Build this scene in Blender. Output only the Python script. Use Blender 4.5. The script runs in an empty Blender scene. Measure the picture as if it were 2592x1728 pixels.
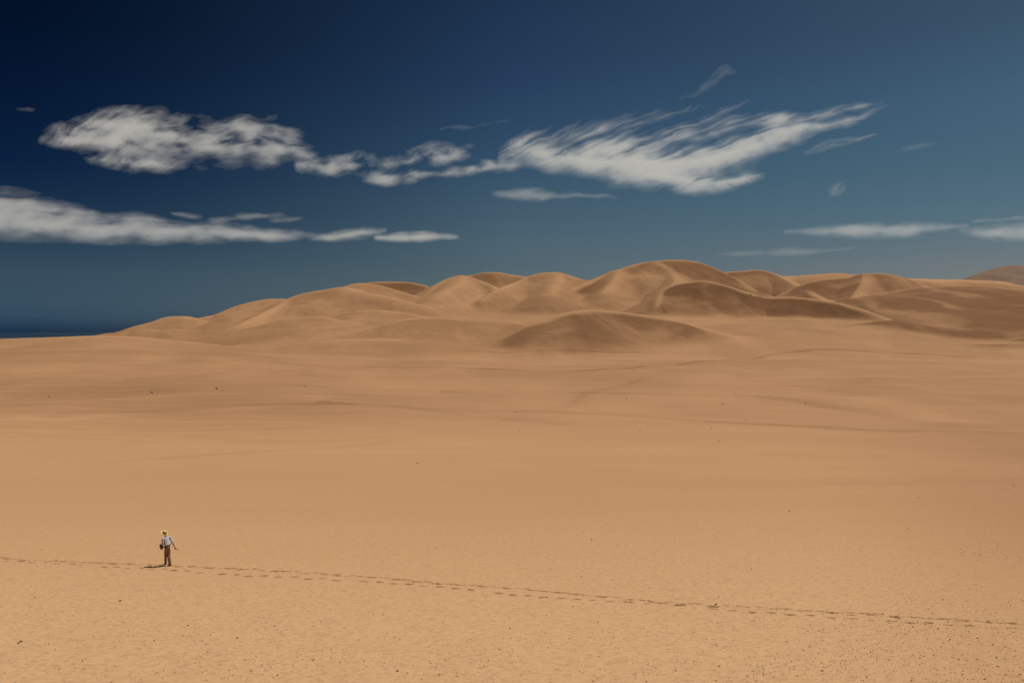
import bpy, bmesh, math, random
import numpy as np
from mathutils import Vector, Matrix
R = math.radians
random.seed(7); rng = np.random.default_rng(7)
S = bpy.context.scene
C = S.collection
F = 2016.0            # focal length in photo pixels (28 mm on 36 mm, 2592 px wide)
UC, VH = 1296.0, 838.0   # optical axis column, horizon row

def at(u, v, y):
    """world point seen in photo column u, row v, at depth y (camera at origin, level, looking +Y)"""
    return ((u-UC)/F*y, y, (VH-v)/F*y)

# ------------------------------------------------------------------ tags
def tag(o, label=None, cat=None, group=None, kind=None):
    if label: o['label'] = label
    if cat: o['category'] = cat
    if group: o['group'] = group
    if kind: o['kind'] = kind
    return o
def link(o, parent=None):
    C.objects.link(o)
    if parent: o.parent = parent
    return o
def empty(name, loc, rz=0):
    o = bpy.data.objects.new(name, None); C.objects.link(o)
    o.location = loc; o.rotation_euler = (0, 0, rz); o.empty_display_size = .2
    return o

# ------------------------------------------------------------------ numpy noise
_perm = rng.permutation(4096).astype(np.int64)
_grad = np.stack([np.cos(np.linspace(0, 2*np.pi, 4096, False)*37), np.sin(np.linspace(0, 2*np.pi, 4096, False)*37)], 1)
def perlin(x, y):
    xi = np.floor(x).astype(np.int64); yi = np.floor(y).astype(np.int64)
    xf = x-xi; yf = y-yi
    def g(i, j, dx, dy):
        h = _perm[(_perm[i & 4095] + j) & 4095]
        v = _grad[h]
        return v[..., 0]*dx + v[..., 1]*dy
    u = xf*xf*xf*(xf*(xf*6-15)+10); w = yf*yf*yf*(yf*(yf*6-15)+10)
    a = g(xi, yi, xf, yf); b = g(xi+1, yi, xf-1, yf); c = g(xi, yi+1, xf, yf-1); d = g(xi+1, yi+1, xf-1, yf-1)
    return ((a+(b-a)*u) + ((c+(d-c)*u)-(a+(b-a)*u))*w)*1.41
def fbm(x, y, o=4, gain=.5):
    s = 0; a = 1; f = 1
    for i in range(o):
        s = s + a*perlin(x*f+17.3*i, y*f-9.1*i); a *= gain; f *= 2.03
    return s
def sstep(a, b, x):
    t = np.clip((x-a)/(b-a), 0, 1); return t*t*(3-2*t)
def smax(a, b, k):
    h = np.clip(k-np.abs(a-b), 0, None)/k
    return np.maximum(a, b) + h*h*k*.25
def crom(P, n):
    P = np.array(P, float); Q = np.vstack([2*P[0]-P[1], P, 2*P[-1]-P[-2]]); out = []
    for i in range(1, len(Q)-2):
        p0, p1, p2, p3 = Q[i-1], Q[i], Q[i+1], Q[i+2]
        for t in np.linspace(0, 1, n, False):
            out.append(.5*((2*p1)+(p2-p0)*t+(2*p0-5*p1+4*p2-p3)*t*t+(3*p1-p0-3*p2+p3)*t**3))
    out.append(Q[-2]); return np.array(out)
def pchip(xs, ys):
    xs = np.array(xs, float); ys = np.array(ys, float); h = np.diff(xs); d = np.diff(ys)/h
    m = np.zeros_like(xs); m[0] = d[0]; m[-1] = d[-1]
    for i in range(1, len(xs)-1):
        m[i] = 0 if d[i-1]*d[i] <= 0 else 2/(1/d[i-1]+1/d[i])
    def f(x):
        x = np.clip(x, xs[0], xs[-1]); i = np.clip(np.searchsorted(xs, x)-1, 0, len(xs)-2)
        t = (x-xs[i])/h[i]
        return (ys[i]*(1+2*t)*(1-t)**2 + h[i]*m[i]*t*(1-t)**2 + ys[i+1]*t*t*(3-2*t) + h[i]*m[i+1]*t*t*(t-1))
    return f

# ------------------------------------------------------------------ terrain
PROF = pchip([-40, -8, 0, 6, 14, 22, 26, 30, 35, 39.6, 48, 58, 75, 96, 150, 285, 420, 540, 9000],
             [-1.9, -1.6, -1.7, -4.0, -7.3, -9.71, -10.35, -10.85, -11.3, -11.63, -12.15, -12.7, -13.45, -14.25, -15.8, -17, -17.6, -18, -18])
def base(x, y):
    z = PROF(y)
    tx = x/np.maximum(y, 30)
    s = sstep(-.52, -.2, tx)
    rise = np.clip(y-540, 0, None)
    rise = 60*(1-np.exp(-rise*.0019))*.92 + np.clip(rise, 0, 500)*.012
    z = z + rise*s*(1-.5*sstep(.43, .60, tx))
    # the coast on the left: the land falls to the sea
    z = z - 260*sstep(1500, 3400, y)*sstep(-.12, -.38, tx)
    return z

# crest lines: (photo column, photo row, distance) -> real 3D polylines
RIDGES = [
 # pts, front slope, back slope, crest radius, dark mineral and painted shade amount on the front face
 ('left_rise',[(-420,872,420),(-150,866,420),(0,858,420),(140,853,425),(275,849,432),(364,856,440),(434,875,445),(481,889,450),(527,899,455)], .13,.26,12,.22),
 ('left_low',[(-200,905,345),(0,891,340),(110,884,338),(230,880,340),(360,882,352),(480,890,372)], 0.07,0.03,26,0.16),
 ('A',[(180,868,930),(275,849,960),(312,837,970),(350,824,980),(396,812,990),(424,802,1000),(462,800,1000),(483,802,1000),(505,808,1000)], .36,.42,8,0.48),
 ('B',[(470,812,1090),(527,800,1100),(551,797,1110),(593,777,1130),(630,766,1140),(668,758,1150),(696,756,1150),(733,757,1150),(790,766,1150)], .42,.42,8,0.38),
 ('C',[(560,838,800),(602,822,820),(649,802,880),(691,781,940),(712,769,965),(733,757,985),(761,745,1000),(808,735,1010),(864,729,1020),(905,732,1030)], 0.44,0.42,11,0.47),
 ('D',[(850,735,1080),(892,719,1100),(925,717,1110),(967,724,1105),(1004,735,1095),(1042,746,1085),(1079,760,1075)], 0.42,0.5,7,0.24),
 ('E',[(900,728,1290),(930,716,1300),(958,713,1300),(1014,713,1300),(1042,715,1300),(1075,722,1290)], 0.5,0.45,7,0.85),
 ('F',[(1075,752,1120),(1098,730,1160),(1120,714,1185),(1140,704,1200),(1168,699,1205),(1206,707,1190),(1243,722,1160),(1262,736,1130)], 0.46,0.5,8,0.29),
 ('G',[(1160,702,1440),(1196,696,1450),(1227,689,1450),(1268,690,1450),(1292,695,1450),(1340,701,1450),(1400,708,1450)], 0.5,0.45,8,0.75),
 ('H',[(1222,756,1075),(1261,732,1110),(1302,716,1150),(1336,701,1175),(1356,694,1180),(1380,690,1185),(1407,691,1190),(1438,697,1190),(1472,707,1190),(1520,722,1190)], 0.48,0.5,9,0.42),
 ('I',[(1370,770,1060),(1400,755,1085),(1438,739,1120),(1472,722,1150),(1500,709,1180),(1526,698,1200),(1560,686,1215),(1591,674,1230),(1625,665,1240),(1656,661,1250),(1686,658,1250),(1724,658,1250),(1758,662,1250),(1785,671,1245),(1812,683,1235),(1840,696,1225)], .50,.50,14,.88),
 ('I2',[(1655,664,1240),(1690,690,1200),(1705,708,1150),(1700,722,1110)], .44,.5,26,.62),
 ('J',[(1800,700,1310),(1830,690,1310),(1856,687,1310),(1880,686,1310),(1911,683,1310),(1935,685,1310),(1955,691,1300),(1976,699,1285),(2003,712,1250),(2030,727,1205),(2050,740,1165),(2084,756,1110),(2118,768,1060)], 0.5,0.5,8,0.85),
 ('K',[(1930,703,1700),(1976,698,1700),(2010,697,1700),(2050,694,1700),(2098,691,1700),(2120,690,1700),(2159,694,1700),(2220,700,1700)], 0.36,0.32,12,0.12),
 ('L',[(2000,738,1190),(2030,722,1200),(2071,709,1205),(2112,704,1210),(2152,701,1210),(2180,695,1210),(2207,692,1210),(2231,692,1210),(2261,697,1205),(2289,707,1195),(2316,719,1180),(2343,728,1165)], 0.34,0.5,12,0.85),
 ('L2',[(2300,738,1120),(2343,727,1130),(2377,728,1130),(2404,726,1130),(2431,725,1130),(2465,726,1125),(2506,730,1110),(2554,737,1085),(2620,752,1030),(2700,768,960),(2850,795,850)], .155,.40,16,1.0),
 ('O',[(2215,755,1040),(2302,753,1000),(2350,766,965),(2404,781,930),(2452,796,890),(2500,812,850)], .20,.30,8,.98),
 ('K2',[(2230,712,2200),(2289,706,2200),(2316,705,2200),(2377,707,2200),(2448,708,2200),(2489,710,2200),(2540,713,2200),(2574,721,2200),(2700,730,2200)], 0.3,0.32,18,0.08),
 ('N',[(1664,772,960),(1672,748,985),(1683,732,1000),(1710,719,1010),(1751,712,1012),(1775,710,1010),(1799,713,1008),(1829,720,1000),(1863,731,990),(1897,742,975),(1928,750,965),(1955,753,958),(1982,751,950),(2003,751,945),(2030,753,935),(2064,757,925),(2098,762,910),(2132,769,895),(2166,778,875),(2200,789,855),(2238,804,830),(2268,819,808)], .55,.50,7,1.0),
 ('P', [(1180,897,592),(1200,889,592),(1251,863,592),(1302,841,596),(1343,821,602),(1390,807,608),(1418,796,614),(1452,787,620),(1489,783,626),(1523,784,630),(1574,790,636),(1635,798,641),(1693,807,644),(1744,821,646),(1812,839,646),(1863,855,648),(1914,867,650),(1990,879,654)], .52,.42,8,.88),
 ('Q',[(860,850,640),(930,833,645),(995,814,655),(1032,806,660),(1079,802,662),(1126,803,662),(1173,809,660),(1229,810,655),(1270,811,655),(1302,814,655),(1345,826,655)], .36,.40,8,.50),
 ('C2', [(864,729,1020),(930,741,985),(1000,757,950),(1070,774,915)], .40,.4,24,.34),
 ('F2', [(1168,699,1205),(1158,716,1150),(1125,735,1090),(1095,753,1040)], .44,.4,24,.34),
 ('H2', [(1407,691,1190),(1402,715,1140),(1388,742,1080)], .46,.4,24,.42),
 ('L3', [(2185,695,1210),(2176,720,1150),(2160,746,1090),(2150,768,1035)], .46,.4,24,.90),
 ('I4', [(1560,686,1215),(1548,711,1160),(1522,738,1100)], .48,.4,24,.66),
 ('R',[(640,834,750),(670,823,755),(696,814,760),(728,806,765),(771,802,768),(808,801,768),(841,806,765),(870,818,760)], 0.3,0.36,8,0.27),
 ('S',[(830,812,830),(845,805,840),(878,793,848),(916,785,850),(948,784,850),(995,787,850),(1042,794,850),(1100,806,845)], 0.34,0.38,9,0.32),
 ('Q2',[(770,872,590),(850,862,592),(930,858,595),(1010,862,595),(1080,872,590)], .16,.2,34,.04),
]
# low creases and wheel ruts crossing the flat: (photo points, half width m, height m, darkness)
def on_floor(u, v):
    """walk the base profile for the depth seen at this photo row"""
    lo, hi = 20., 1500.
    for _ in range(60):
        m = .5*(lo+hi)
        if VH - F*float(base(np.array((u-UC)/F*m), np.array(m)))/m > v: lo = m
        else: hi = m
    return ((u-UC)/F*lo, lo)
CREASES = [
 ([(545,971),(700,964),(850,954),(1000,946),(1150,942),(1300,940),(1450,937),(1570,932),(1700,923),(1850,909),(1960,897),(2030,889),(2100,886),(2200,889),(2330,897),(2592,906),(2800,914)], 1.1,.28,.46),
 ([(1000,1030),(1130,1038),(1296,1043),(1480,1043),(1600,1048),(1750,1058),(1850,1068),(2000,1073),(2200,1086),(2400,1093),(2592,1102),(2800,1112)], 1.4,.16,.40),
 ([(520,1033),(640,1026),(760,1022),(880,1024),(1000,1030),(1100,1040),(1200,1052)], 1.3,.12,.26),
 ([(1296,995),(1500,1002),(1700,1002),(1860,1006),(2050,1022),(2200,1040),(2290,1058)], 2.0,.2,.26),
 ([(1180,1075),(1300,1060),(1380,1040),(1450,1022),(1490,1000),(1590,975),(1660,950)], 1.3,.1,.22),
 ([(0,1185),(240,1172),(500,1155),(720,1138),(900,1120),(1150,1085)], .7,.05,.16),
 ([(2060,992),(2200,1012),(2330,1042),(2450,1060),(2592,1078)], 4.,.1,-.20),
 ([(1850,956),(2050,950),(2250,948),(2420,952),(2592,952),(2750,955)], 3.,.1,-.20),
 ([(2250,899),(2400,903),(2592,910),(2750,916)], 1.6,.1,-.22),
 ([(0,1012),(150,1022),(320,1010),(480,1000),(640,1003)], 3.,.08,-.24),
 ([(0,1060),(120,1072),(260,1062),(420,1050)], 1.6,.05,-.16),
 ([(1450,905),(1560,915),(1700,920),(1830,918)], 2.5,.12,.24),
 ([(2150,990),(2152,975),(2180,962),(2300,952),(2592,950)], 2.2,.2,.14),
]

def polydist(P, x, y):
    """nearest point on polyline: distance, side (+1 = camera side), interpolated z"""
    best = np.full(x.shape, 1e18); side = np.zeros(x.shape); zc = np.zeros(x.shape)
    for a, b in zip(P[:-1], P[1:]):
        dx, dy = b[0]-a[0], b[1]-a[1]; L2 = dx*dx+dy*dy+1e-12
        t = np.clip(((x-a[0])*dx+(y-a[1])*dy)/L2, 0, 1)
        ex = x-(a[0]+t*dx); ey = y-(a[1]+t*dy); d2 = ex*ex+ey*ey
        m = d2 < best
        best = np.where(m, d2, best)
        sd = -(dx*ey-dy*ex)/math.sqrt(L2)/np.sqrt(d2+1e-9)
        side = np.where(m, sd, side); zc = np.where(m, a[2]+t*(b[2]-a[2]), zc)
    return np.sqrt(best), side, zc

def terrain(x, y):
    """height and darkness: mineral sand plus shade painted on the dune faces"""
    shp = x.shape; x = x.ravel(); y = y.ravel()
    z = base(x, y); dark = .33*sstep(80, 210, y) + .08*sstep(500, 700, y) + .14*sstep(-.12, -.45, x/np.maximum(y, 20))*sstep(95, 190, y) + .34*sstep(.30, .66, x/np.maximum(y+8, 20))*sstep(20, 42, y)*sstep(260, 90, y)
    far = np.where(y > 43)[0]
    xf, yf = x[far], y[far]
    und = fbm(xf/70, yf/70, 3)
    amp = np.clip((yf-43)/400, 0, 1)
    z[far] += .9*fbm(xf/60+9, yf/42, 3)*sstep(43, 130, yf)*sstep(520, 330, yf)
    z[far] += und*amp*1.0 + .12*fbm(xf/14, yf/14, 2)*np.clip((yf-43)/30, 0, 1)
    rag = fbm(xf/26, yf/26, 3)
    warp = fbm(xf/120+5, yf/120, 2)
    zd = np.full(xf.shape, -400.); dd = np.zeros(xf.shape)
    for name, pts, tf, tb, r, dk in RIDGES:
        P = np.array([at(*p) for p in pts]); P = crom(P, 4)
        kz = P[:, 2].argmax(); H = max(8., P[kz, 2]-float(base(P[kz, 0:1], P[kz, 1:2])[0]))
        ms = (H+14)/tf*(1.9 if tf > .2 else 2.4)+40
        sel = np.where((xf > P[:, 0].min()-ms) & (xf < P[:, 0].max()+ms) & (yf > P[:, 1].min()-ms) & (yf < P[:, 1].max()+ms))[0]
        if not len(sel): continue
        xs, ys = xf[sel], yf[sel]
        # steep just under the crest, easing into a long apron
        rr = r*.7; cl = .5 if tf > .2 else 1.; XD = .627*H/tf
        hb = base(xs, ys)
        # upper envelope over the crest pieces: each piece falls away on both sides
        zr = np.full(xs.shape, -1e9); face = np.zeros(xs.shape); near_d = np.zeros(xs.shape)
        wv = 1+.22*warp[sel]; rg = .9*rag[sel]*min(1, tf*3)
        for ns_, (p0, p1) in enumerate(zip(P[:-1], P[1:])):
            dx, dy = p1[0]-p0[0], p1[1]-p0[1]; L2 = dx*dx+dy*dy+1e-9
            LL = math.sqrt(L2); mz_ = (p1[2]-p0[2])/LL; sh_ = mz_/math.sqrt(max(tf*tf-mz_*mz_, .3*tf*tf))
            pe = np.abs(dx*(ys-p0[1])-dy*(xs-p0[0]))/LL
            t = np.clip(((xs-p0[0])*dx+(ys-p0[1])*dy)/L2 + pe*sh_/LL, 0, 1)
            ex = xs-(p0[0]+t*dx); ey = ys-(p0[1]+t*dy); d = np.sqrt(ex*ex+ey*ey)
            cr = -(dx*(ys-p0[1])-dy*(xs-p0[0]))/LL/(d+1e-3)
            cr = np.clip(cr, -1, 1)
            w = sstep(-.3, .3, cr)
            if ns_ == 0: w = np.where(t <= 0, .5+.5*cr, w)
            if ns_ == len(P)-2: w = np.where(t >= 1, .5+.5*cr, w)
            near = np.clip(d/30, 0, 1)
            sl = tf*(1+(wv-1)*near)
            zc = p0[2]+t*(p1[2]-p0[2]); dp = np.sqrt(d*d+rr*rr)-rr
            q = zc - sl*(cl*dp + (1-cl)*2*XD*(1-np.exp(-dp/XD))) + near*rg
            m = q > zr
            zr = np.where(m, q, zr)
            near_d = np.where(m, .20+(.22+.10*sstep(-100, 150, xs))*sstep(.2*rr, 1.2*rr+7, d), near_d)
            face = np.where(m, (.35+.65*w if len(name) > 1 and name[1] in '23456' and name not in ('L2', 'K2', 'Q2') else w*sstep(.2*rr, .9*rr+5, d+1.2*rag[sel]))*(1-(.26 if tf > .2 else 0)*sstep(.45*H/tf, 1.35*H/tf, d))*(1 if tf < .2 else sstep(2, 15, zc-hb)), face)  # front shade painted in: darkest under the crest, fading towards the foot
        z0 = zd[sel]
        k = 5.5 if tf > .2 else 4.0
        wz = sstep(-k*.6, k*.6, zr-z0)
        dd[sel] = dd[sel]*(1-wz) + wz*np.maximum(dk*face, near_d)
        zd[sel] = smax(z0, zr, k)
    z0 = z[far]; k = np.where(yf > 560, 7., 4.)
    wz = sstep(-k*.4, k*.8, zd-z0)
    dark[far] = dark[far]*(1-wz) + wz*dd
    z[far] = smax(z0, zd, k)
    for pts, hw, hh, dk in CREASES:
        P = np.array([(*on_floor(u, v), 0) for u, v in pts]); P = crom(P, 5)
        sel = np.where((xf > P[:, 0].min()-20) & (xf < P[:, 0].max()+20) & (yf > P[:, 1].min()-20) & (yf < P[:, 1].max()+20))[0]
        xs, ys = xf[sel], yf[sel]
        wob = .5*hw*perlin(xs/9, ys/9)
        d, sd, zc = polydist(P, xs, ys)
        q = sd*d+wob
        wd = hw*(1+ys/350)
        g = np.exp(-(q/wd)**2)
        en = np.clip(np.minimum(np.hypot(xs-P[0, 0], ys-P[0, 1]), np.hypot(xs-P[-1, 0], ys-P[-1, 1]))/(.22*np.hypot(P[-1, 0]-P[0, 0], P[-1, 1]-P[0, 1])), 0, 1)
        g = g*en
        # a low scarp: the far side stands higher, eased out over some metres
        step = hh*(1-sstep(-wd*1.2, wd*1.2, q))*np.exp(-np.clip(-q, 0, None)/(wd*9))
        fade = np.clip(.85+.6*perlin(xs/35+3, ys/35), .35, 1.1)
        i = far[sel]
        z[i] += en*step*np.exp(-(np.clip(np.abs(q)-wd, 0, None)/(wd*12))**2)
        dark[i] = np.clip(dark[i] + .8*dk*g*fade, 0, 1)
    return z.reshape(shp), dark.reshape(shp)

tc = np.concatenate([np.linspace(-1.7, -.74, 50, False), np.linspace(-.74, .74, 1240), np.linspace(.74, 1.7, 51)[1:]])
yr = np.concatenate([np.linspace(-7.5, 20, 70, False), np.linspace(20, 28, 110, False), np.linspace(28, 43.5, 560, False),
                     np.geomspace(43.5, 280, 260, False), np.geomspace(280, 560, 190, False), np.geomspace(560, 1350, 560, False), np.geomspace(1350, 1500, 30, False), np.geomspace(1500, 9000, 90)])
YY, TT = np.meshgrid(yr, tc, indexing='ij')
XX = TT*(YY+8)
ZZ, DK = terrain(XX, YY)
# near ground: soft lumps of wind-worked crust
nearm = yr < 60
xn, yn = XX[nearm], YY[nearm]
lump = fbm(xn/1.6, yn/1.1, 4, .55)*.030 + fbm(xn/9, yn/6, 2)*.07
ZZ[nearm] += lump*sstep(62, 30, yn)*(.35+.65*sstep(40, 24, yn))
DAMP_SHADE = np.zeros_like(ZZ)  # footprint pits: damp turned-up sand plus pit shade painted into the colour
# paler sand on the near slope; wind-streaked crust on the flat at the left
PALE = .62*sstep(62, 23, YY)*(1-.45*sstep(.35, .62, XX/np.maximum(YY, 15)))
STRK = .16+.50*sstep(-12, -45, XX)*sstep(75, 120, YY)*sstep(420, 250, YY) + .3*sstep(40, 130, XX)*sstep(120, 220, YY)*sstep(500, 300, YY) + -.03*sstep(430, 560, YY)

def trail_pts(pp):
    P = np.array([on_floor(u, v) for u, v in pp]); return crom(P, 12)
TRAIL_UP = trail_pts([(-160,1404),(0,1413),(150,1420),(330,1428),(480,1434),(700,1444),(900,1458),(1000,1465),(1100,1476),(1296,1489),(1500,1506),(1800,1532),(2000,1543),(2300,1563),(2450,1571),(2592,1578),(2760,1588)])
TRAIL_LO = trail_pts([(-160,1412),(0,1419),(140,1425),(240,1432),(400,1441),(600,1455),(700,1460),(900,1469),(1100,1485),(1296,1505),(1500,1517),(1750,1532),(1850,1546),(2000,1555),(2250,1575),(2450,1584),(2592,1590),(2760,1600)])
def carve(px, py, ang, L, W, dep, damp_shade):
    i0, i1 = np.searchsorted(yr, [py-.7, py+.7]); m = slice(i0, i1)
    j0, j1 = np.searchsorted(tc, [(px-.7)/(py+8), (px+.7)/(py+8)]); n = slice(j0, j1)
    if i1-i0 < 3 or j1-j0 < 3: return
    dx = XX[m, n]-px; dy = YY[m, n]-py
    a = (dx*math.cos(ang)+dy*math.sin(ang))/L; b = (-dx*math.sin(ang)+dy*math.cos(ang))/W
    nz = perlin(XX[m, n]*7+px, YY[m, n]*7)*.28
    q = np.sqrt(a*a+b*b)+nz
    pit = sstep(1.05, .62, q)
    rim = np.exp(-((q-1.22)/.22)**2)
    ZZ[m, n] += -dep*pit + dep*.5*rim*np.clip(.6+nz*2, 0, 1)
    DAMP_SHADE[m, n] = np.maximum(DAMP_SHADE[m, n], damp_shade*sstep(1.12, .7, q))
def walk(P, step, jit, two, Lr, wr, dr, skip):
    seg = np.hypot(*np.diff(P, axis=0).T); s = np.concatenate([[0], np.cumsum(seg)])
    t = 0; k = 0
    while t < s[-1]:
        x = np.interp(t, s, P[:, 0]); y = np.interp(t, s, P[:, 1])
        x2 = np.interp(t+.3, s, P[:, 0]); y2 = np.interp(t+.3, s, P[:, 1]); a = math.atan2(y2-y, x2-x)
        off = (.09 if k % 2 else -.09)*two + random.gauss(0, jit)
        if random.random() > skip:
            carve(x-math.sin(a)*off, y+math.cos(a)*off, a+random.gauss(0, .08), random.uniform(*Lr), random.uniform(*wr), random.uniform(*dr), random.uniform(.6, 1))
        t += step*random.uniform(.86, 1.14); k += 1
walk(TRAIL_LO, .70, .03, .7, (.17, .26), (.075, .115), (.06, .09), .04)
walk(TRAIL_UP, .56, .04, .7, (.22, .34), (.06, .095), (.06, .09), .02)
walk(TRAIL_UP, .85, .11, .9, (.15, .30), (.05, .09), (.04, .07), .15)

def ground_z(x, y):
    i = np.clip(np.searchsorted(yr, y)-1, 0, len(yr)-2); fy = (y-yr[i])/(yr[i+1]-yr[i])
    def row(k):
        t = x/(yr[k]+8); return np.interp(t, tc, ZZ[k])
    return float(row(i)*(1-fy)+row(i+1)*fy)

def grid_mesh(name, X, Y, Z, attrs, mat):
    nr, nc = X.shape
    me = bpy.data.meshes.new(name)
    co = np.stack([X, Y, Z], -1).reshape(-1, 3).astype(np.float32)
    idx = np.arange(nr*nc).reshape(nr, nc)
    q = np.stack([idx[:-1, :-1], idx[:-1, 1:], idx[1:, 1:], idx[1:, :-1]], -1).reshape(-1, 4)
    add_faces(me, co, q, mat)
    for k, v in attrs.items():
        a = me.attributes.new(k, 'FLOAT', 'POINT'); a.data.foreach_set('value', v.ravel().astype(np.float32))
    return link(bpy.data.objects.new(name, me))
def add_faces(me, co, q, mat, smooth=True):
    n = q.shape[1]
    me.vertices.add(len(co)); me.vertices.foreach_set('co', np.ascontiguousarray(co, dtype=np.float32).ravel())
    me.loops.add(len(q)*n); me.loops.foreach_set('vertex_index', q.ravel().astype(np.int32))
    me.polygons.add(len(q)); me.polygons.foreach_set('loop_start', (np.arange(len(q))*n).astype(np.int32))
    me.polygons.foreach_set('use_smooth', np.full(len(q), smooth))
    me.update(calc_edges=True)
    if mat: me.materials.append(mat)

# ------------------------------------------------------------------ materials
class NT:
    def __init__(s, name):
        s.m = bpy.data.materials.new(name); s.m.use_nodes = True; s.t = s.m.node_tree; s.t.nodes.clear()
    def n(s, kind, **kw):
        nd = s.t.nodes.new(kind)
        for k, v in kw.items():
            if k in nd.bl_rna.properties.keys(): setattr(nd, k, v)
            else: s.set(nd, k, v)
        return nd
    def set(s, nd, k, v):
        sk = nd.inputs[int(k[1:])] if k[0] == 'i' and k[1:].isdigit() else nd.inputs[k.replace('_', ' ')]
        if isinstance(v, bpy.types.NodeSocket): s.t.links.new(v, sk)
        else: sk.default_value = v
    def math(s, op, a, b=0., c=0., clamp=False):
        nd = s.t.nodes.new('ShaderNodeMath'); nd.operation = op; nd.use_clamp = clamp
        for i, v in enumerate((a, b, c)):
            if isinstance(v, bpy.types.NodeSocket): s.t.links.new(v, nd.inputs[i])
            else: nd.inputs[i].default_value = v
        return nd.outputs[0]
    def mix(s, f, a, b):
        nd = s.t.nodes.new('ShaderNodeMix'); nd.data_type = 'RGBA'
        for i, v in ((0, f), (6, a), (7, b)):
            if isinstance(v, bpy.types.NodeSocket): s.t.links.new(v, nd.inputs[i])
            else: nd.inputs[i].default_value = v if i == 0 else (*v, 1)
        return nd.outputs[2]
    def noise(s, vec, scale, detail=4., rough=.5, dist=0.):
        nd = s.n('ShaderNodeTexNoise', i0=vec, Scale=scale, Detail=detail, Roughness=rough, Distortion=dist); return nd.outputs[0]
    def remap(s, v, a, b, c=0., d=1.):
        nd = s.n('ShaderNodeMapRange', clamp=True, interpolation_type='SMOOTHSTEP')
        s.t.links.new(v, nd.inputs[0])
        for i, q in enumerate((a, b, c, d)): nd.inputs[i+1].default_value = q
        return nd.outputs[0]
    def stretch(s, vec, sx, sy, sz, rz=0.):
        nd = s.n('ShaderNodeMapping'); s.t.links.new(vec, nd.inputs[0]); nd.inputs[2].default_value = (0, 0, rz); nd.inputs[3].default_value = (sx, sy, sz); return nd.outputs[0]
    def out(s, bsdf):
        o = s.n('ShaderNodeOutputMaterial'); s.t.links.new(bsdf, o.inputs[0]); return s.m

def sand_material(name, near):
    k = NT(name)
    co = k.n('ShaderNodeTexCoord').outputs['Object']
    dark = k.n('ShaderNodeAttribute', attribute_name='dark').outputs['Fac']
    strk = k.n('ShaderNodeAttribute', attribute_name='strk').outputs['Fac']
    big = k.remap(k.noise(k.stretch(co, .5, 1, 1), .012, 4, .55), .32, .68)
    mid = k.remap(k.noise(k.stretch(co, .25, 1, 1, .12), .11, 5, .6, .4), .30, .70)
    streak = k.noise(k.stretch(co, .12, 1, .6, -.1), .35, 5, .62, .5)
    c = k.mix(k.math('MULTIPLY', big, .55), SAND_A, SAND_B)
    c = k.mix(k.math('MULTIPLY', mid, .30), c, SAND_C)
    # dark heavy-mineral sand and painted face shade, broken into swept patches
    sw = k.noise(k.stretch(co, 1, .45, 1.8, .25), .014, 5, .52, .8)
    md = k.math('MULTIPLY', dark, k.remap(sw, .30, .62, .58, 1.14), clamp=True)
    md = k.math('ADD', md, k.math('MULTIPLY', k.math('SUBTRACT', streak, .5), strk), clamp=True)
    if not near:
        run = k.noise(k.stretch(co, 1, .30, .40, .5), .10, 5, .6, .8)
        md = k.math('ADD', md, k.math('MULTIPLY', k.math('SUBTRACT', run, .5), .13), clamp=True)
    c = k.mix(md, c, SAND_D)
    if near:
        damp_shade = k.n('ShaderNodeAttribute', attribute_name='damp_shade').outputs['Fac']
        pale0 = k.n('ShaderNodeAttribute', attribute_name='pale').outputs['Fac']
        c = k.mix(pale0, c, SAND_HI)
        g1 = k.remap(k.noise(k.stretch(co, .6, 1, 1), 6.5, 6, .74), .42, .70)
        c = k.mix(k.math('MULTIPLY', g1, k.math('ADD', k.math('MULTIPLY', pale0, .40), .14)), c, SAND_D)
        g2 = k.remap(k.noise(co, 9, 4, .7), .54, .74)
        c = k.mix(k.math('MULTIPLY', g2, .30), c, SAND_C2)
        g3 = k.remap(k.noise(k.stretch(co, .7, 1, 1), 5, 5, .75), .58, .72)
        c = k.mix(k.math('MULTIPLY', g3, .30), c, SAND_HI)
        c = k.mix(k.math('MULTIPLY', damp_shade, .85), c, SAND_DAMP_SHADE)
        b1 = k.noise(k.stretch(co, .6, 1, 1), 6.5, 7, .70)
        b2 = k.noise(co, 24, 4, .6)
        h = k.math('ADD', k.math('MULTIPLY', b1, .060), k.math('MULTIPLY', b2, .016))
        bump = k.n('ShaderNodeBump', Strength=.8, Distance=1., Height=h)
    else:
        b1 = k.noise(k.stretch(co, .35, 1, 1, .3), .30, 6, .62, .3)
        bump = k.n('ShaderNodeBump', Strength=.5, Distance=.9, Height=b1)
    p = k.n('ShaderNodeBsdfPrincipled', Roughness=.95)
    p.inputs['Specular IOR Level'].default_value = .12
    k.t.links.new(c, p.inputs[0]); k.t.links.new(bump.outputs[0], p.inputs['Normal'])
    return k.out(p.outputs[0])
SAND_A = (.495, .275, .137); SAND_B = (.38, .202, .099); SAND_C = (.535, .305, .156); SAND_C2 = (.34, .175, .085)
SAND_D = (.195, .093, .041); SAND_HI = (.66, .41, .214); SAND_DAMP_SHADE = (.11, .05, .022)

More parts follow.
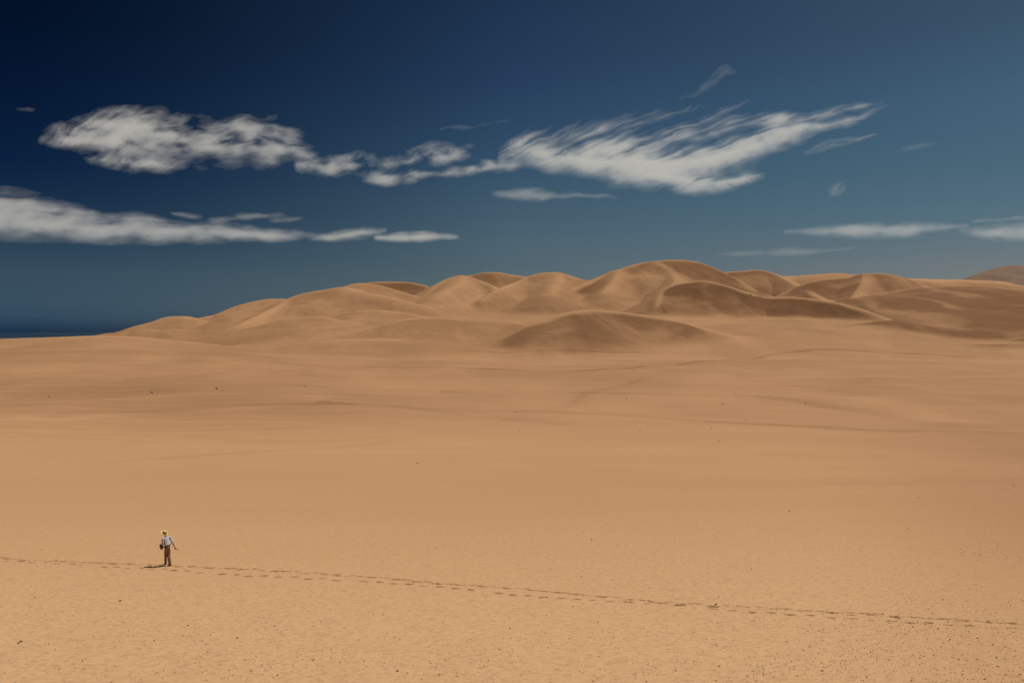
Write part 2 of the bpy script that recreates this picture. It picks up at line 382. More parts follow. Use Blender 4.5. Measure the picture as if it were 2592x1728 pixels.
def plain(name, col, rough=.9, nscale=20, var=.25, bump=0., bscale=30):
    k = NT(name); co = k.n('ShaderNodeTexCoord').outputs['Object']
    f = k.noise(co, nscale, 4, .6)
    c = k.mix(f, tuple(q*(1-var) for q in col), tuple(min(1, q*(1+var)) for q in col))
    p = k.n('ShaderNodeBsdfPrincipled', Roughness=rough); p.inputs['Specular IOR Level'].default_value = .2
    k.t.links.new(c, p.inputs[0])
    if bump:
        b = k.n('ShaderNodeBump', Strength=.8, Distance=bump, Height=k.noise(co, bscale, 5, .6)); k.t.links.new(b.outputs[0], p.inputs['Normal'])
    return k.out(p.outputs[0])

M_NEAR = sand_material('sand_near', True); M_FAR = sand_material('sand_dune', False)
iS = int(np.searchsorted(yr, 500))
tag(grid_mesh('sand_plain', XX[:iS+1], YY[:iS+1], ZZ[:iS+1], {'dark': DK[:iS+1], 'damp_shade': DAMP_SHADE[:iS+1], 'pale': PALE[:iS+1], 'strk': STRK[:iS+1]}, M_NEAR), 'wide flat of pale orange sand crossed by two trails of footprints', 'desert floor', kind='structure')
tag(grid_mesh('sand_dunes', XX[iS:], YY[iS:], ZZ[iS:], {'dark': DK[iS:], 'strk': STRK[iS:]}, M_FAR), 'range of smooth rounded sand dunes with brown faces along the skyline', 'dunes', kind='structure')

# distant mountain, right edge
mx, my = np.meshgrid(np.linspace(2900, 8200, 260), np.linspace(5000, 8600, 180))
MP = crom(np.array([at(*p) for p in [(2400,728,6000),(2448,707,6000),(2472,695,6050),(2499,685,6100),(2533,676,6200),(2564,671,6250),(2600,673,6250),(2700,668,6300),(2900,690,6300),(3200,720,6300)]]), 4)
d, sd, zc = polydist(MP, mx, my)
mz = zc-(.42)*(np.sqrt(d*d+60**2)-60)
SP = crom(np.array([at(*p) for p in [(2575,700,6000),(2560,712,5800),(2530,722,5600)]]), 4)
SP2 = crom(np.array([at(*p) for p in [(2700,690,6000),(2600,705,5800),(2560,716,5650)]]), 4)
for q in (SP, SP2):
    d2, _, z2 = polydist(q, mx, my); mz = smax(mz, z2-.5*(np.sqrt(d2*d2+30**2)-30), 30)
mz += fbm(mx/260, my/260, 4)*14*np.clip(d/200, 0, 1)
mz = np.maximum(mz, 20)
M_MTN = plain('mountain_rock', (.20, .125, .085), .95, .004, .25, 6., .02)
tag(grid_mesh('mountain', mx, my, mz, {}, M_MTN), 'distant purple brown mountain behind the dunes at the right edge', 'mountain', kind='structure')

# sea, far left
k = NT('sea_water'); co = k.n('ShaderNodeTexCoord').outputs['Object']
b = k.n('ShaderNodeBump', Strength=.5, Distance=2., Height=k.noise(k.stretch(co, 1, .4, 1), .02, 5, .6))
p = k.n('ShaderNodeBsdfPrincipled', Roughness=.35); p.inputs[0].default_value = (.013, .036, .06, 1); k.t.links.new(b.outputs[0], p.inputs['Normal'])
M_SEA = k.out(p.outputs[0])
me = bpy.data.meshes.new('sea'); add_faces(me, np.array([(-120000, 1500, -150), (60000, 1500, -150), (60000, 95000, -150), (-120000, 95000, -150)]), np.array([[0, 1, 2, 3]]), M_SEA)
tag(link(bpy.data.objects.new('sea', me)), 'dark blue sea meeting the sky beyond the low dune on the left', 'sea', kind='structure')

# ------------------------------------------------------------------ clouds
H_CL = 3000.
def cloud_material():
    k = NT('cloud_ice'); a = k.n('ShaderNodeAttribute', attribute_name='dens').outputs['Fac']
    tr = k.n('ShaderNodeBsdfTransparent'); tl = k.n('ShaderNodeBsdfTranslucent'); df = k.n('ShaderNodeBsdfDiffuse')
    tl.inputs[0].default_value = CLOUD_COL; df.inputs[0].default_value = CLOUD_COL
    m1 = k.n('ShaderNodeMixShader', i0=.30); k.t.links.new(tl.outputs[0], m1.inputs[1]); k.t.links.new(df.outputs[0], m1.inputs[2])
    m2 = k.n('ShaderNodeMixShader', i0=a); k.t.links.new(tr.outputs[0], m2.inputs[1]); k.t.links.new(m1.outputs[0], m2.inputs[2])
    return k.out(m2.outputs[0])
CLOUD_COL = (.80, .79, .76, 1)
M_CLOUD = cloud_material()
def strokes(U, V, ss):
    """soft envelope: each stroke is a polyline of (u, v, half width up, half width down, strength)"""
    e = np.zeros_like(U); low = np.zeros_like(U)
    for s in ss:
        P = crom(np.array(s, float), 6)
        best = np.full(U.shape, 9e9); val = np.zeros(U.shape); lw = np.zeros(U.shape)
        for a, b in zip(P[:-1], P[1:]):
            dx, dy = b[0]-a[0], b[1]-a[1]; L2 = dx*dx+dy*dy+1e-9
            t = np.clip(((U-a[0])*dx+(V-a[1])*dy)/L2, 0, 1)
            ex = U-(a[0]+t*dx); ey = V-(a[1]+t*dy)
            hu = np.maximum(a[2]+t*(b[2]-a[2]), 1); hd = np.maximum(a[3]+t*(b[3]-a[3]), 1)
            q = np.sqrt((ey/np.where(ey < 0, hu, hd))**2 + (ex/(.5*(hu+hd)+12))**2)
            m = q < best; best = np.where(m, q, best); val = np.where(m, a[4]+t*(b[4]-a[4]), val); lw = np.where(m, np.clip(ey/hd, -1, 1), lw)
        c_ = (val*np.clip(1-.43*best, 0, 1)**1.6)**2.6; e = e+c_; low = low+c_*lw
    return e**(1/2.6), low/(e+1e-9)
def blur(a, ry, rx):
    for ax, r in ((0, ry), (1, rx)):
        p = np.pad(a, [(r+1, r) if k == ax else (0, 0) for k in (0, 1)], mode='edge'); c = np.cumsum(p, axis=ax); n = 2*r+1
        a = (c[n:]-c[:-n])/n if ax == 0 else (c[:, n:]-c[:, :-n])/n
    return a
def cloud_density(box, ss, ang=0., curl=0., sx=70., sy=12., thr=.06, k=2.6, amax=.8, warp=16., step=1.6, seed=0., wis=.5, puf=.45, lows=.6):
    u0, v0, u1, v1 = box
    U, V = np.meshgrid(np.arange(u0, u1, step), np.arange(v0, v1, step))
    wx = fbm(U/110+seed, V/60, 4)*warp; wy = fbm(U/110-seed, V/60+7, 4)*warp*.7
    e, low = strokes(U+wx*.9, V+wy*.9, ss)
    du, dv = U-.5*(u0+u1), V-.5*(v0+v1)
    th = ang+curl*(U-.5*(u0+u1))/max(1, u1-u0)*.5
    A = (du+wx*.8)*np.cos(th) + (dv+wy*.8)*np.sin(th); B = -(du+wx*.8)*np.sin(th) + (dv+wy*.8)*np.cos(th)
    n1 = fbm(A/sx+seed*3, B/sy, 5, .58); n2 = fbm(U/74+seed, V/34, 4, .50)
    bl = 3 if u1-u0 > 300 else 1
    wv = wis*(1-.72*sstep(.45, 1.0, e))*(1-lows*sstep(-.1, .7, low))
    f = e*(1+puf*n2*(1-.4*sstep(.7, 1.2, e))+wv*.8*n1) + .20*wv*n1*np.clip(e*3, 0, 1)
    x = np.clip(f-thr, 0, None)
    al = amax*(1-np.exp(-k*x**1.9))
    al = al + (amax-al)*.16*np.clip(e, 0, 1)**1.3*np.clip(.6+.9*n2, 0, 1.2)*sstep(.08, .3, e)
    al = .62*al + .38*blur(blur(al, bl, bl+2), bl, bl+2)
    if u0 > 0: al *= sstep(0, 14, U-u0)
    if u1 < 2592: al *= sstep(0, 14, u1-U)
    al *= sstep(0, 8, V-v0)*sstep(0, 8, v1-V)
    return U, V, al
#END-DENSITY
def cloud(label, box, ss, thick=35., amax=.8, **kw):
    U, V, al = cloud_density(box, ss, amax=amax, **kw)
    Y = H_CL*F/(VH-V); X = (U-UC)/F*Y
    nz = al/amax*thick
    nr, nc = U.shape; idx = np.arange(nr*nc).reshape(nr, nc)
    q = np.stack([idx[:-1, :-1], idx[:-1, 1:], idx[1:, 1:], idx[1:, :-1]], -1).reshape(-1, 4)
    keep = al.ravel()[q].max(1) > .025
    q = q[keep]
    lo = np.stack([X, Y, np.full_like(X, H_CL)-nz*.5], -1).reshape(-1, 3); hi = np.stack([X, Y, H_CL+nz*.5+1], -1).reshape(-1, 3)
    half = 1-np.sqrt(1-al)
    used = np.unique(q); rem = np.full(nr*nc, -1); rem[used] = np.arange(len(used))
    q = rem[q]; n0 = len(used)
    co = np.vstack([lo[used], hi[used]])
    me = bpy.data.meshes.new('cloud'); add_faces(me, co, np.vstack([q, q[:, ::-1]+n0]), M_CLOUD)
    at_ = me.attributes.new('dens', 'FLOAT', 'POINT'); hv = half.ravel()[used]
    at_.data.foreach_set('value', np.concatenate([hv, hv]).astype(np.float32))
    o = link(bpy.data.objects.new('cloud', me)); tag(o, label, 'cloud', 'clouds in the dark blue sky'); return o
CLOUDS = [
 ('broad feathery white cloud high on the left with torn upper edge', (90, 262, 830, 456),
   [[(110,366,10,8,.5),(190,350,36,24,.85),(300,346,54,44,1.05),(400,350,52,44,.95),(520,360,40,44,.70),(640,366,46,40,.78),(720,378,36,34,.60),(790,404,20,22,.36)],
    [(290,314,20,20,.7),(400,318,26,24,.85)], [(540,312,14,18,.36),(640,326,26,22,.55),(740,344,22,20,.42)], [(240,398,14,18,.6),(340,418,14,16,.7),(440,412,14,14,.55)]],
   dict(ang=-.30, curl=1.3, sx=70, sy=11, amax=.80, warp=20, seed=1.3, puf=.75, thr=.08, k=2.0)),
 ('small broken puffs of white cloud linking the two largest clouds', (740, 350, 1330, 480),
   [[(740,412,10,12,.42),(800,424,14,14,.6),(880,418,22,18,.78),(960,424,16,16,.5),(1010,414,18,16,.55),(1090,396,24,20,.75),(1160,390,20,16,.48)],
    [(950,442,10,16,.6),(985,448,12,16,.8),(1020,446,8,12,.4),(1055,448,12,14,.75),(1090,446,8,10,.4)], [(1120,448,6,10,.4),(1185,436,13,12,.72),(1225,430,10,10,.42),(1255,418,14,12,.6),(1320,410,10,12,.3)]],
   dict(ang=-.3, sx=40, sy=13, amax=.64, warp=20, seed=4.1, thr=.08, k=2.4, puf=.95)),
 ('long bright cloud sweeping up to the right in thin feathers above the highest dune', (1255, 240, 2310, 505),
   [[(1268,400,14,20,.5),(1340,388,30,26,.85),(1420,402,24,26,1.0),(1520,412,30,32,1.25),(1640,420,34,36,1.35),(1760,412,28,36,1.25),(1860,388,24,28,1.15),(1960,352,24,18,1.0),(2040,330,20,12,.85),(2130,310,12,8,.5),(2240,270,10,6,.3)],
    [(1620,436,18,24,1.05),(1740,458,16,22,.95),(1815,468,14,14,.8),(1910,438,10,10,.4)],
    [(1320,374,26,16,.42),(1430,352,30,18,.36),(1560,328,30,16,.34),(1660,300,22,12,.28),(1770,268,12,8,.18)],
    [(1500,384,26,18,.7),(1620,366,26,18,.62),(1760,344,24,14,.5),(1880,318,22,14,.48),(1970,306,18,12,.6)],
    [(1680,336,16,9,.28),(1800,298,14,8,.26),(1890,262,8,6,.18)],
    [(1960,322,18,8,.45),(2080,296,16,9,.36),(2190,272,12,7,.28)],
    [(2040,384,7,7,.32),(2130,364,10,9,.36),(2205,338,6,5,.36)]],
   dict(ang=-.36, curl=.30, sx=150, sy=10, amax=.92, warp=14, seed=7.7, thr=.06, k=1.9, wis=.85, puf=.42, lows=.8)),
 ('thick grey white cloud bank low on the left with flat base', (-420, 466, 810, 626),
   [[(-420,560,40,30,1.0),(-150,556,50,34,1.1),(0,556,56,34,1.15),(100,566,40,30,1.1),(220,578,30,26,1.05),(340,584,24,20,1.0),(460,588,20,18,.95),(600,596,18,12,.95),(700,596,14,11,.8),(780,594,8,7,.45)],
    [(-420,510,24,20,.5),(-60,512,26,24,.55),(60,524,24,24,.6),(180,540,22,20,.55),(300,552,14,14,.5),(390,552,12,12,.45)]],
   dict(ang=.06, sx=110, sy=14, amax=.66, warp=13, seed=2.9, thr=.06, k=2.2, wis=.4)),
 ('short flat cloud just right of the low left cloud bank', (770, 566, 985, 622),
   [[(790,602,6,6,.6),(860,598,10,9,.95),(920,592,11,8,.9),(970,582,6,5,.5)]], dict(ang=-.12, sx=60, sy=10, amax=.64, warp=6, seed=3.3, wis=.4)),
 ('small lens shaped cloud above the left end of the dune skyline', (940, 578, 1170, 622),
   [[(955,601,6,6,.55),(1030,600,10,9,1.0),(1090,600,10,8,.95),(1145,600,5,5,.5)]], dict(ang=.02, sx=70, sy=10, amax=.64, warp=5, seed=5.3, wis=.4)),
 ('pale flat cloud low over the right hand dunes', (1975, 548, 2460, 614),
   [[(1990,585,4,4,.45),(2080,586,10,9,.8),(2180,586,16,13,1.0),(2290,584,15,12,.9),(2370,578,11,8,.65),(2450,572,5,5,.35)]], dict(ang=-.04, sx=90, sy=12, amax=.50, warp=6, seed=6.3, wis=.4)),
 ('pale flat cloud touching the right edge above the distant mountain', (2420, 544, 2900, 620),
   [[(2430,586,5,5,.45),(2500,590,13,12,.9),(2600,590,18,14,1.0),(2760,586,16,12,.8),(2880,582,6,6,.4)], [(2470,560,4,4,.4),(2600,550,7,6,.5),(2760,545,5,5,.4)]], dict(ang=-.05, sx=90, sy=12, amax=.46, warp=6, seed=8.3, wis=.4)),
 ('faint thin pinkish cloud streak just above the brown dunes', (1795, 618, 2180, 658),
   [[(1810,641,4,4,.45),(1900,641,7,6,.85),(2000,639,9,7,1.0),(2080,635,7,5,.75),(2160,627,4,3,.35)]], dict(ang=-.05, sx=80, sy=9, amax=.17, warp=4, seed=9.3, wis=.4)),
 ('thin ragged wisp under the left end of the bright sweeping cloud', (1240, 468, 1570, 522),
   [[(1250,492,8,8,.5),(1310,492,11,10,.8),(1370,494,11,9,.75),(1420,500,7,6,.6),(1490,498,7,6,.55),(1555,500,4,4,.35)]], dict(ang=-.1, sx=50, sy=9, amax=.32, warp=14, seed=10.3)),
 ('tiny faint wisp alone near the left edge', (30, 260, 130, 304),
   [[(42,282,6,6,.35),(80,280,9,9,.5),(118,286,5,5,.3)]], dict(sx=40, sy=9, amax=.15, warp=12, seed=11.3)),
 ('tiny upright wisp alone over the right hand dunes', (2090, 450, 2150, 502),
   [[(2110,490,7,6,.5),(2118,476,9,9,.8),(2134,464,6,5,.4)]], dict(ang=-.7, sx=30, sy=8, amax=.20, warp=8, seed=12.3)),
 ('faint curl of cloud highest in the sky', (1700, 145, 1890, 268),
   [[(1725,252,8,6,.4),(1780,222,11,9,.48),(1812,196,13,11,.55),(1836,180,17,13,.7),(1860,170,6,6,.35)]], dict(ang=-.7, sx=50, sy=10, amax=.12, warp=14, seed=13.3)),
 ('faint slanting streak right of the bright sweeping cloud', (2245, 335, 2410, 404),
   [[(2260,390,4,4,.45),(2320,374,7,6,.7),(2392,356,4,4,.4)]], dict(ang=-.25, sx=70, sy=8, amax=.10, warp=7, seed=14.3)),
 ('thin faint streak left above the start of the bright sweeping cloud', (1105, 296, 1300, 348),
   [[(1118,322,6,6,.45),(1180,322,8,7,.65),(1280,306,4,4,.35)]], dict(ang=-.15, sx=60, sy=8, amax=.11, warp=10, seed=15.3)),
 ('thin scraps of cloud floating above the low left cloud bank', (425, 528, 780, 576),
   [[(436,541,3,3,.45),(490,548,6,5,.7)], [(540,558,6,6,.65),(610,552,6,5,.6)], [(620,548,7,6,.75),(700,545,6,5,.75)], [(700,556,6,5,.6),(765,553,4,4,.45)]], dict(ang=-.05, sx=50, sy=8, amax=.32, warp=7, seed=16.3)),
]
#END-CLOUDS
for lab_, box_, ss_, kw_ in CLOUDS: cloud(lab_, box_, ss_, **kw_)

# ------------------------------------------------------------------ stones
def rock_mesh(name, seed, flat=.62, sub=2, rough=.28):
    r = random.Random(seed); bm = bmesh.new(); bmesh.ops.create_icosphere(bm, subdivisions=sub, radius=1)
    ax = [Vector((r.gauss(0, 1), r.gauss(0, 1), r.gauss(0, 1))).normalized() for _ in range(9)]
    of = [r.uniform(.55, .9) for _ in ax]
    for v in bm.verts:
        for a, o in zip(ax, of):
            dd = v.co.dot(a)
            if dd > o: v.co -= a*(dd-o)
        v.co *= 1+r.uniform(-rough, rough)*.25
        v.co.x *= 1.15; v.co.z *= flat
    me = bpy.data.meshes.new(name); bm.to_mesh(me); bm.free(); return me
M_STONE = plain('dark_stone', (.075, .045, .03), .9, 9, .4, .02, 12)
M_PALE = plain('pale_stone', (.62, .50, .36), .9, 9, .2, .02, 12)
ROCKS = [rock_mesh('stone', s) for s in range(5)]
for m in ROCKS: m.materials.append(M_STONE)
PALES = [rock_mesh('stone', s+40) for s in range(2)]
for m in PALES: m.materials.append(M_PALE)
def sight(u, v):
    """first hit of the photo ray with the ground"""
    ys = np.concatenate([np.linspace(18, 60, 900), np.geomspace(60, 1400, 1500)])
    for y in ys:
        if ground_z((u-UC)/F*y, y) >= (VH-v)/F*y: return (u-UC)/F*y, y
    return on_floor(u, v)
STONES = [  # photo column, row, width in photo px, pale?, label
 (1006,1699,8,0,'largest dark stone in the foreground, near the bottom edge left of centre'),
 (1112,1708,7,0,'dark stone right of the largest foreground stone, close to the bottom edge'),
 (1157,1712,6,0,'small dark stone at the bottom edge, second right of the largest foreground stone'),
 (304,1521,9,0,'flat dark stone below the walking person and left of the feet'),
 (390,1621,7,0,'dark stone in the left foreground straight below the walking person'),
 (526,1650,6,0,'dark stone in the left foreground, right of and below the one under the person'),
 (208,1672,6,0,'dark stone low in the left foreground'),
 (46,1629,7,0,'dark stone nearest the left edge of the foreground'),
 (794,1669,6,0,'dark stone in the foreground left of the largest stone and a little higher'),
 (1902,1440,5,0,'single dark stone on smooth sand above the right part of the footprint trail'),
 (1472,1460,4,0,'tiny dark stone on smooth sand just above the middle of the footprint trail'),
 (1790,1450,4,0,'tiny dark stone left of the single stone above the right part of the trail'),
 (2386,1518,5,0,'small dark stone just above the right end of the footprint trail'),
 (1810,1555,7,1,'pale stone chip below the footprint trail right of centre'),
 (2091,1541,5,1,'pale stone chip on the upper edge of the footprint trail at the right'),
 (549,984,10,0,'dark rock on the flat at the left end of the long rut'),
 (563,988,5,0,'small dark rock right beside the rock at the end of the long rut'),
 (125,1005,7,0,'dark rock on the streaky sand near the left edge'),
 (384,994,9,0,'low dark rock on the streaky sand, left of the rock at the rut'),
 (771,978,5,0,'small dark rock on the flat just below the long rut'),
 (1829,1024,6,0,'dark rock alone in the middle of the flat below the front dune'),
 (1862,997,5,0,'small dark rock above the lone rock on the flat below the front dune'),
 (2039,1021,6,0,'dark rock on the flat right of the lone rock, at the same height'),
 (1889,1063,5,0,'small dark rock on the broad dark crease at the right'),
 (1801,1085,5,0,'small dark rock just below the broad dark crease'),
 (1821,1117,5,0,'lowest small dark rock below the broad dark crease'),
 (1586,1008,5,0,'small dark rock on the flat left of the lone rock'),
 (1620,1092,5,0,'small dark rock below the middle of the broad dark crease'),
 (1316,1090,5,0,'small dark rock in the centre of the picture below the broad dark crease'),
 (1305,1042,5,0,'small dark rock lying on the left part of the broad dark crease'),
 (1057,1172,6,0,'dark rock alone on the smooth middle sand left of centre'),
 (1998,1294,5,0,'dark rock alone on the smooth sand right of centre'),
 (1102,1385,4,0,'tiny dark stone on smooth sand well above the trail, left of centre'),
 (1900,746,6,0,'dark rock in the shaded hollow under the highest dune'),
 (1924,751,5,0,'second dark rock in the shaded hollow, nearer the crest below'),
]
for n_, (u, v, w, pale, lab) in enumerate(STONES):
    x, y = sight(u, v)
    o = bpy.data.objects.new('stone', (PALES if pale else ROCKS)[n_ % (2 if pale else 5)]); C.objects.link(o)
    s = w*.72/F*y*.5
    o.location = (x, y, ground_z(x, y)+s*.30); o.scale = (s, s*.8, s*(1.0 if y < 60 else .8)); o.rotation_euler = (0, 0, random.uniform(-.6, .6))
    tag(o, lab, 'stone', 'stones scattered over the sand')

# gravel: far too many to count, one object
def gravel(name, n, fdist, size, mats, label, seed):
    g = np.random.default_rng(seed)
    bm = bmesh.new(); bmesh.ops.create_icosphere(bm, subdivisions=1, radius=1)
    bv = np.array([v.co[:] for v in bm.verts]); bf = np.array([[v.index for v in f.verts] for f in bm.faces]); bm.free()
    pts = fdist(g, n); n = len(pts)
    s = size(g, n, pts)
    ang = g.uniform(0, 6.28, n)
    jit = 1+g.uniform(-.35, .35, (n, len(bv), 1))
    V = bv[None]*jit*np.stack([s*g.uniform(.8, 1.5, n), s*g.uniform(.7, 1.1, n), s*g.uniform(.45, .8, n)], -1)[:, None]
    ca, sa = np.cos(ang)[:, None], np.sin(ang)[:, None]
    X = V[..., 0]*ca-V[..., 1]*sa; Y = V[..., 0]*sa+V[..., 1]*ca
    gz = np.array([ground_z(a, b) for a, b in pts])
    co = np.stack([X+pts[:, 0:1], Y+pts[:, 1:2], V[..., 2]+(gz+s*.2)[:, None]], -1).reshape(-1, 3)
    q = (bf[None]+(np.arange(n)*len(bv))[:, None, None]).reshape(-1, 3)
    me = bpy.data.meshes.new(name); add_faces(me, co, q, mats[0], False)
    for m in mats[1:]: me.materials.append(m)
    if len(mats) > 1:
        mi = g.choice(len(mats), n, p=[.55, .30, .15][:len(mats)] if len(mats) == 3 else None)
        me.polygons.foreach_set('material_index', np.repeat(mi, len(bf)).astype(np.int32))
    tag(link(bpy.data.objects.new(name, me)), label, 'gravel', kind='stuff')
M_G1 = plain('gravel_brown', (.10, .055, .03), .95, 20, .4); M_G2 = plain('gravel_tan', (.30, .17, .085), .95, 20, .3); M_G3 = plain('gravel_pale', (.60, .44, .27), .95, 20, .2)
def near_pts(g, n):
    y = 19+20*g.random(n*3)**1.6; t = g.uniform(-.85, .85, n*3); x = t*y
    clump = fbm(x/5, y/3, 3)*.5+fbm(x/1.3, y/.9, 2)*.35
    p = np.clip(.45+.9*clump, .03, 1)*(.45+1.0*sstep(.05, .6, t)) * sstep(39, 27, y)
    k = g.random(n*3) < p*.75
    return np.stack([x, y], -1)[k][:n]
gravel('gravel', 42000, near_pts, lambda g, n, p: np.clip(g.lognormal(-4.72, .45, n), .004, .045), [M_G1, M_G2, M_G3], 'dark and pale gravel strewn over the near sand, thickest at lower right', 3)
def far_pts(g, n):
    y = 36+60*g.random(n*3); t = g.uniform(-.8, .85, n*3); x = t*y
    clump = fbm(x/12, y/12, 3)
    p = np.clip(.25+.8*clump, .02, 1)*(.12+1.2*sstep(.28, .66, t))
    k = g.random(n*3) < p*.5
    return np.stack([x, y], -1)[k][:n]
gravel('coarse_grit', 6000, far_pts, lambda g, n, p: np.clip(g.lognormal(-4.1, .4, n), .008, .05), [M_G1, M_G2, M_G2], 'sparse dark grit speckling the sand slope at the right', 4)

# ------------------------------------------------------------------ the walking person
def skin_mesh(name, nodes, edges, mat, parent, root=0, sub=2):
    """limbs as connected joints with a radius each, grown into one continuous surface"""
    me = bpy.data.meshes.new(name); me.from_pydata([n[:3] for n in nodes], edges, [])
    o = bpy.data.objects.new(name, me); C.objects.link(o)
    md = o.modifiers.new('skin', 'SKIN'); md.use_smooth_shade = True; md.branch_smoothing = .6
    for i, n in enumerate(nodes):
        sv = me.skin_vertices[0].data[i]; r = n[3]; sv.radius = (r, n[4] if len(n) > 4 else r); sv.use_root = (i == root)
    sb = o.modifiers.new('sub', 'SUBSURF'); sb.levels = sub; sb.render_levels = sub
    dg = bpy.context.evaluated_depsgraph_get(); ev = o.evaluated_get(dg)
    nm = bpy.data.meshes.new_from_object(ev); nm.name = name
    o.modifiers.clear(); o.data = nm; bpy.data.meshes.remove(me)
    nm.materials.clear(); nm.materials.append(mat)
    for p in nm.polygons: p.use_smooth = True
    if parent: o.parent = parent
    return o
def chain(pts, nodes, edges, start=None):
    k = start
    for p in pts:
        nodes.append(p); j = len(nodes)-1
        if k is not None: edges.append((k, j))
        k = j
    return k
def bm_obj(name, bm, mat, parent=None, smooth=True):
    me = bpy.data.meshes.new(name); bm.to_mesh(me); bm.free(); me.materials.append(mat)
    for p in me.polygons: p.use_smooth = smooth
    return link(bpy.data.objects.new(name, me), parent)
M_SKIN = plain('skin_tan', (.28, .135, .075), .6, 30, .12)
M_HAIR = plain('hair_dark', (.016, .011, .009), .6, 60, .3)
M_SHIRT = plain('shirt_cotton', (.50, .50, .56), .9, 14, .10, .02, 18)
M_TROUS = plain('trouser_khaki', (.265, .155, .095), .92, 12, .22, .03, 14)
M_BELT = plain('belt_leather', (.02, .014, .011), .5, 30, .2)
M_SHOE = plain('shoe_leather', (.12, .052, .025), .7, 30, .25)
M_STRAW = plain('hat_straw', (.64, .45, .19), .85, 60, .15, .008, 90)
M_BAND = plain('hat_band', (.30, .12, .035), .85, 40, .2)
px_, py_ = sight(430, 1432)
person = empty('person', (px_, py_, ground_z(px_, py_)-.01), math.atan2(-px_, py_))
tag(person, 'person in straw hat, pale shirt and khaki trousers walking away along the footprints, leaning left', 'person')
nodes, edges = [], []
pel = chain([(-.115,.08,.93,.12), (-.13,.12,1.06,.115), (-.15,.17,1.20,.125), (-.165,.21,1.32,.12)], nodes, edges)
neck = chain([(-.185,.25,1.425,.055), (-.205,.285,1.475,.052)], nodes, edges, pel)
head = chain([(-.225,.315,1.525,.075), (-.24,.335,1.585,.093), (-.255,.345,1.645,.078)], nodes, edges, neck)
h1 = head-1
chain([(-.283,.425,1.575,.016), (-.290,.440,1.562,.010)], nodes, edges, h1)                       # nose
chain([(-.262,.390,1.515,.030)], nodes, edges, head-2)                                             # chin
chain([(-.325,.300,1.580,.014), (-.335,.292,1.595,.012)], nodes, edges, h1)                       # ears
chain([(-.155,.365,1.585,.014), (-.147,.362,1.600,.012)], nodes, edges, h1)
def hand(start, wrist, d, side, pn):
    """palm, four fingers of unequal length and a thumb leaving the side of the palm; all half curled"""
    d = Vector(d).normalized(); s = Vector(side).normalized(); n = Vector(pn).normalized(); w = Vector(wrist)
    palm = chain([(*(w+d*.035), .026), (*(w+d*.075), .030)], nodes, edges, start)
    for k, (o, l) in enumerate(((-.030,.070), (-.010,.080), (.010,.076), (.030,.060))):
        b = w+d*.098+s*o
        chain([(*b, .0105), (*(b+d*l*.42+n*l*.16), .0095), (*(b+d*l*.55+n*l*.52), .0085), (*(b+d*l*.40+n*l*.82), .0075)], nodes, edges, palm)
    b = w+d*.040-s*.036
    chain([(*b, .0125), (*(b+d*.030-s*.018+n*.018), .0105), (*(b+d*.058-s*.012+n*.036), .009)], nodes, edges, palm-1)
wr = chain([(.000,.29,1.415,.055), (.055,.262,1.28,.043), (.105,.22,1.13,.038), (.165,.185,1.01,.034), (.215,.15,.91,.025)], nodes, edges, pel)
hand(wr, (.215,.15,.91), (.45,-.30,-.80), (.6,.7,.1), (-.6,.3,-.5))
wl = chain([(-.325,.145,1.365,.055), (-.325,.12,1.22,.043), (-.310,.10,1.06,.038), (-.35,.20,1.015,.034), (-.39,.30,.985,.025)], nodes, edges, pel)
hand(wl, (-.39,.30,.985), (-.35,.90,-.25), (.8,.3,.1), (0,-.2,-1))
ar = chain([(-.040,.11,.87,.095), (-.055,.115,.70,.075), (-.062,.10,.53,.055), (-.02,.04,.30,.048), (.018,-.005,.10,.036), (-.03,.10,.045,.034), (-.06,.18,.03,.026)], nodes, edges, 0)
al_ = chain([(-.185,.06,.87,.095), (-.175,.14,.68,.075), (-.185,.24,.52,.055), (-.195,.25,.30,.048), (-.19,.27,.11,.036), (-.23,.36,.05,.034), (-.26,.43,.035,.026)], nodes, edges, 0)
body = skin_mesh('body', nodes, edges, M_SKIN, person)
for sx_ in (-1, 1):
    bm = bmesh.new(); bmesh.ops.create_icosphere(bm, subdivisions=2, radius=.012)
    bmesh.ops.translate(bm, verts=bm.verts, vec=(-.278+sx_*.030, .415+sx_*.012, 1.592)); bm_obj('eye', bm, M_HAIR, body)
# hair at the nape
bm = bmesh.new(); bmesh.ops.create_icosphere(bm, subdivisions=3, radius=1)
for v in bm.verts:
    c = v.co; c.x *= .100; c.y *= .104; c.z *= .100
    if c.y > .02: c.y = .02+(c.y-.02)*.3
bmesh.ops.translate(bm, verts=bm.verts, vec=(-.238, .315, 1.580)); bm_obj('hair', bm, M_HAIR, person)
# shirt: torso and sleeves, bagging over the belt
n2, e2 = [], []
top = chain([(-.118,.085,.985,.150,.118), (-.128,.11,1.06,.158,.124), (-.150,.16,1.19,.162,.128), (-.165,.205,1.325,.150,.118), (-.180,.240,1.405,.085,.075), (-.188,.255,1.435,.070,.062)], n2, e2)
chain([(-.085,.245,1.385,.095,.085), (-.005,.285,1.405,.078), (.052,.262,1.29,.066), (.092,.228,1.17,.062), (.118,.212,1.10,.056), (.140,.200,1.06,.052)], n2, e2, top-2)
chain([(-.245,.175,1.365,.095,.085), (-.320,.142,1.355,.080), (-.330,.120,1.22,.070), (-.318,.102,1.10,.066), (-.312,.100,1.055,.062)], n2, e2, top-2)
shirt = skin_mesh('shirt', n2, e2, M_SHIRT, person, 0, 2)
r_ = random.Random(5)
for v in shirt.data.vertices:      # folds
    c = v.co; f = math.sin(c.z*46+c.x*30+math.sin(c.x*40)*1.2)*.006+math.sin((c.x-c.z*.8)*70)*.004
    v.co = c+v.normal*f
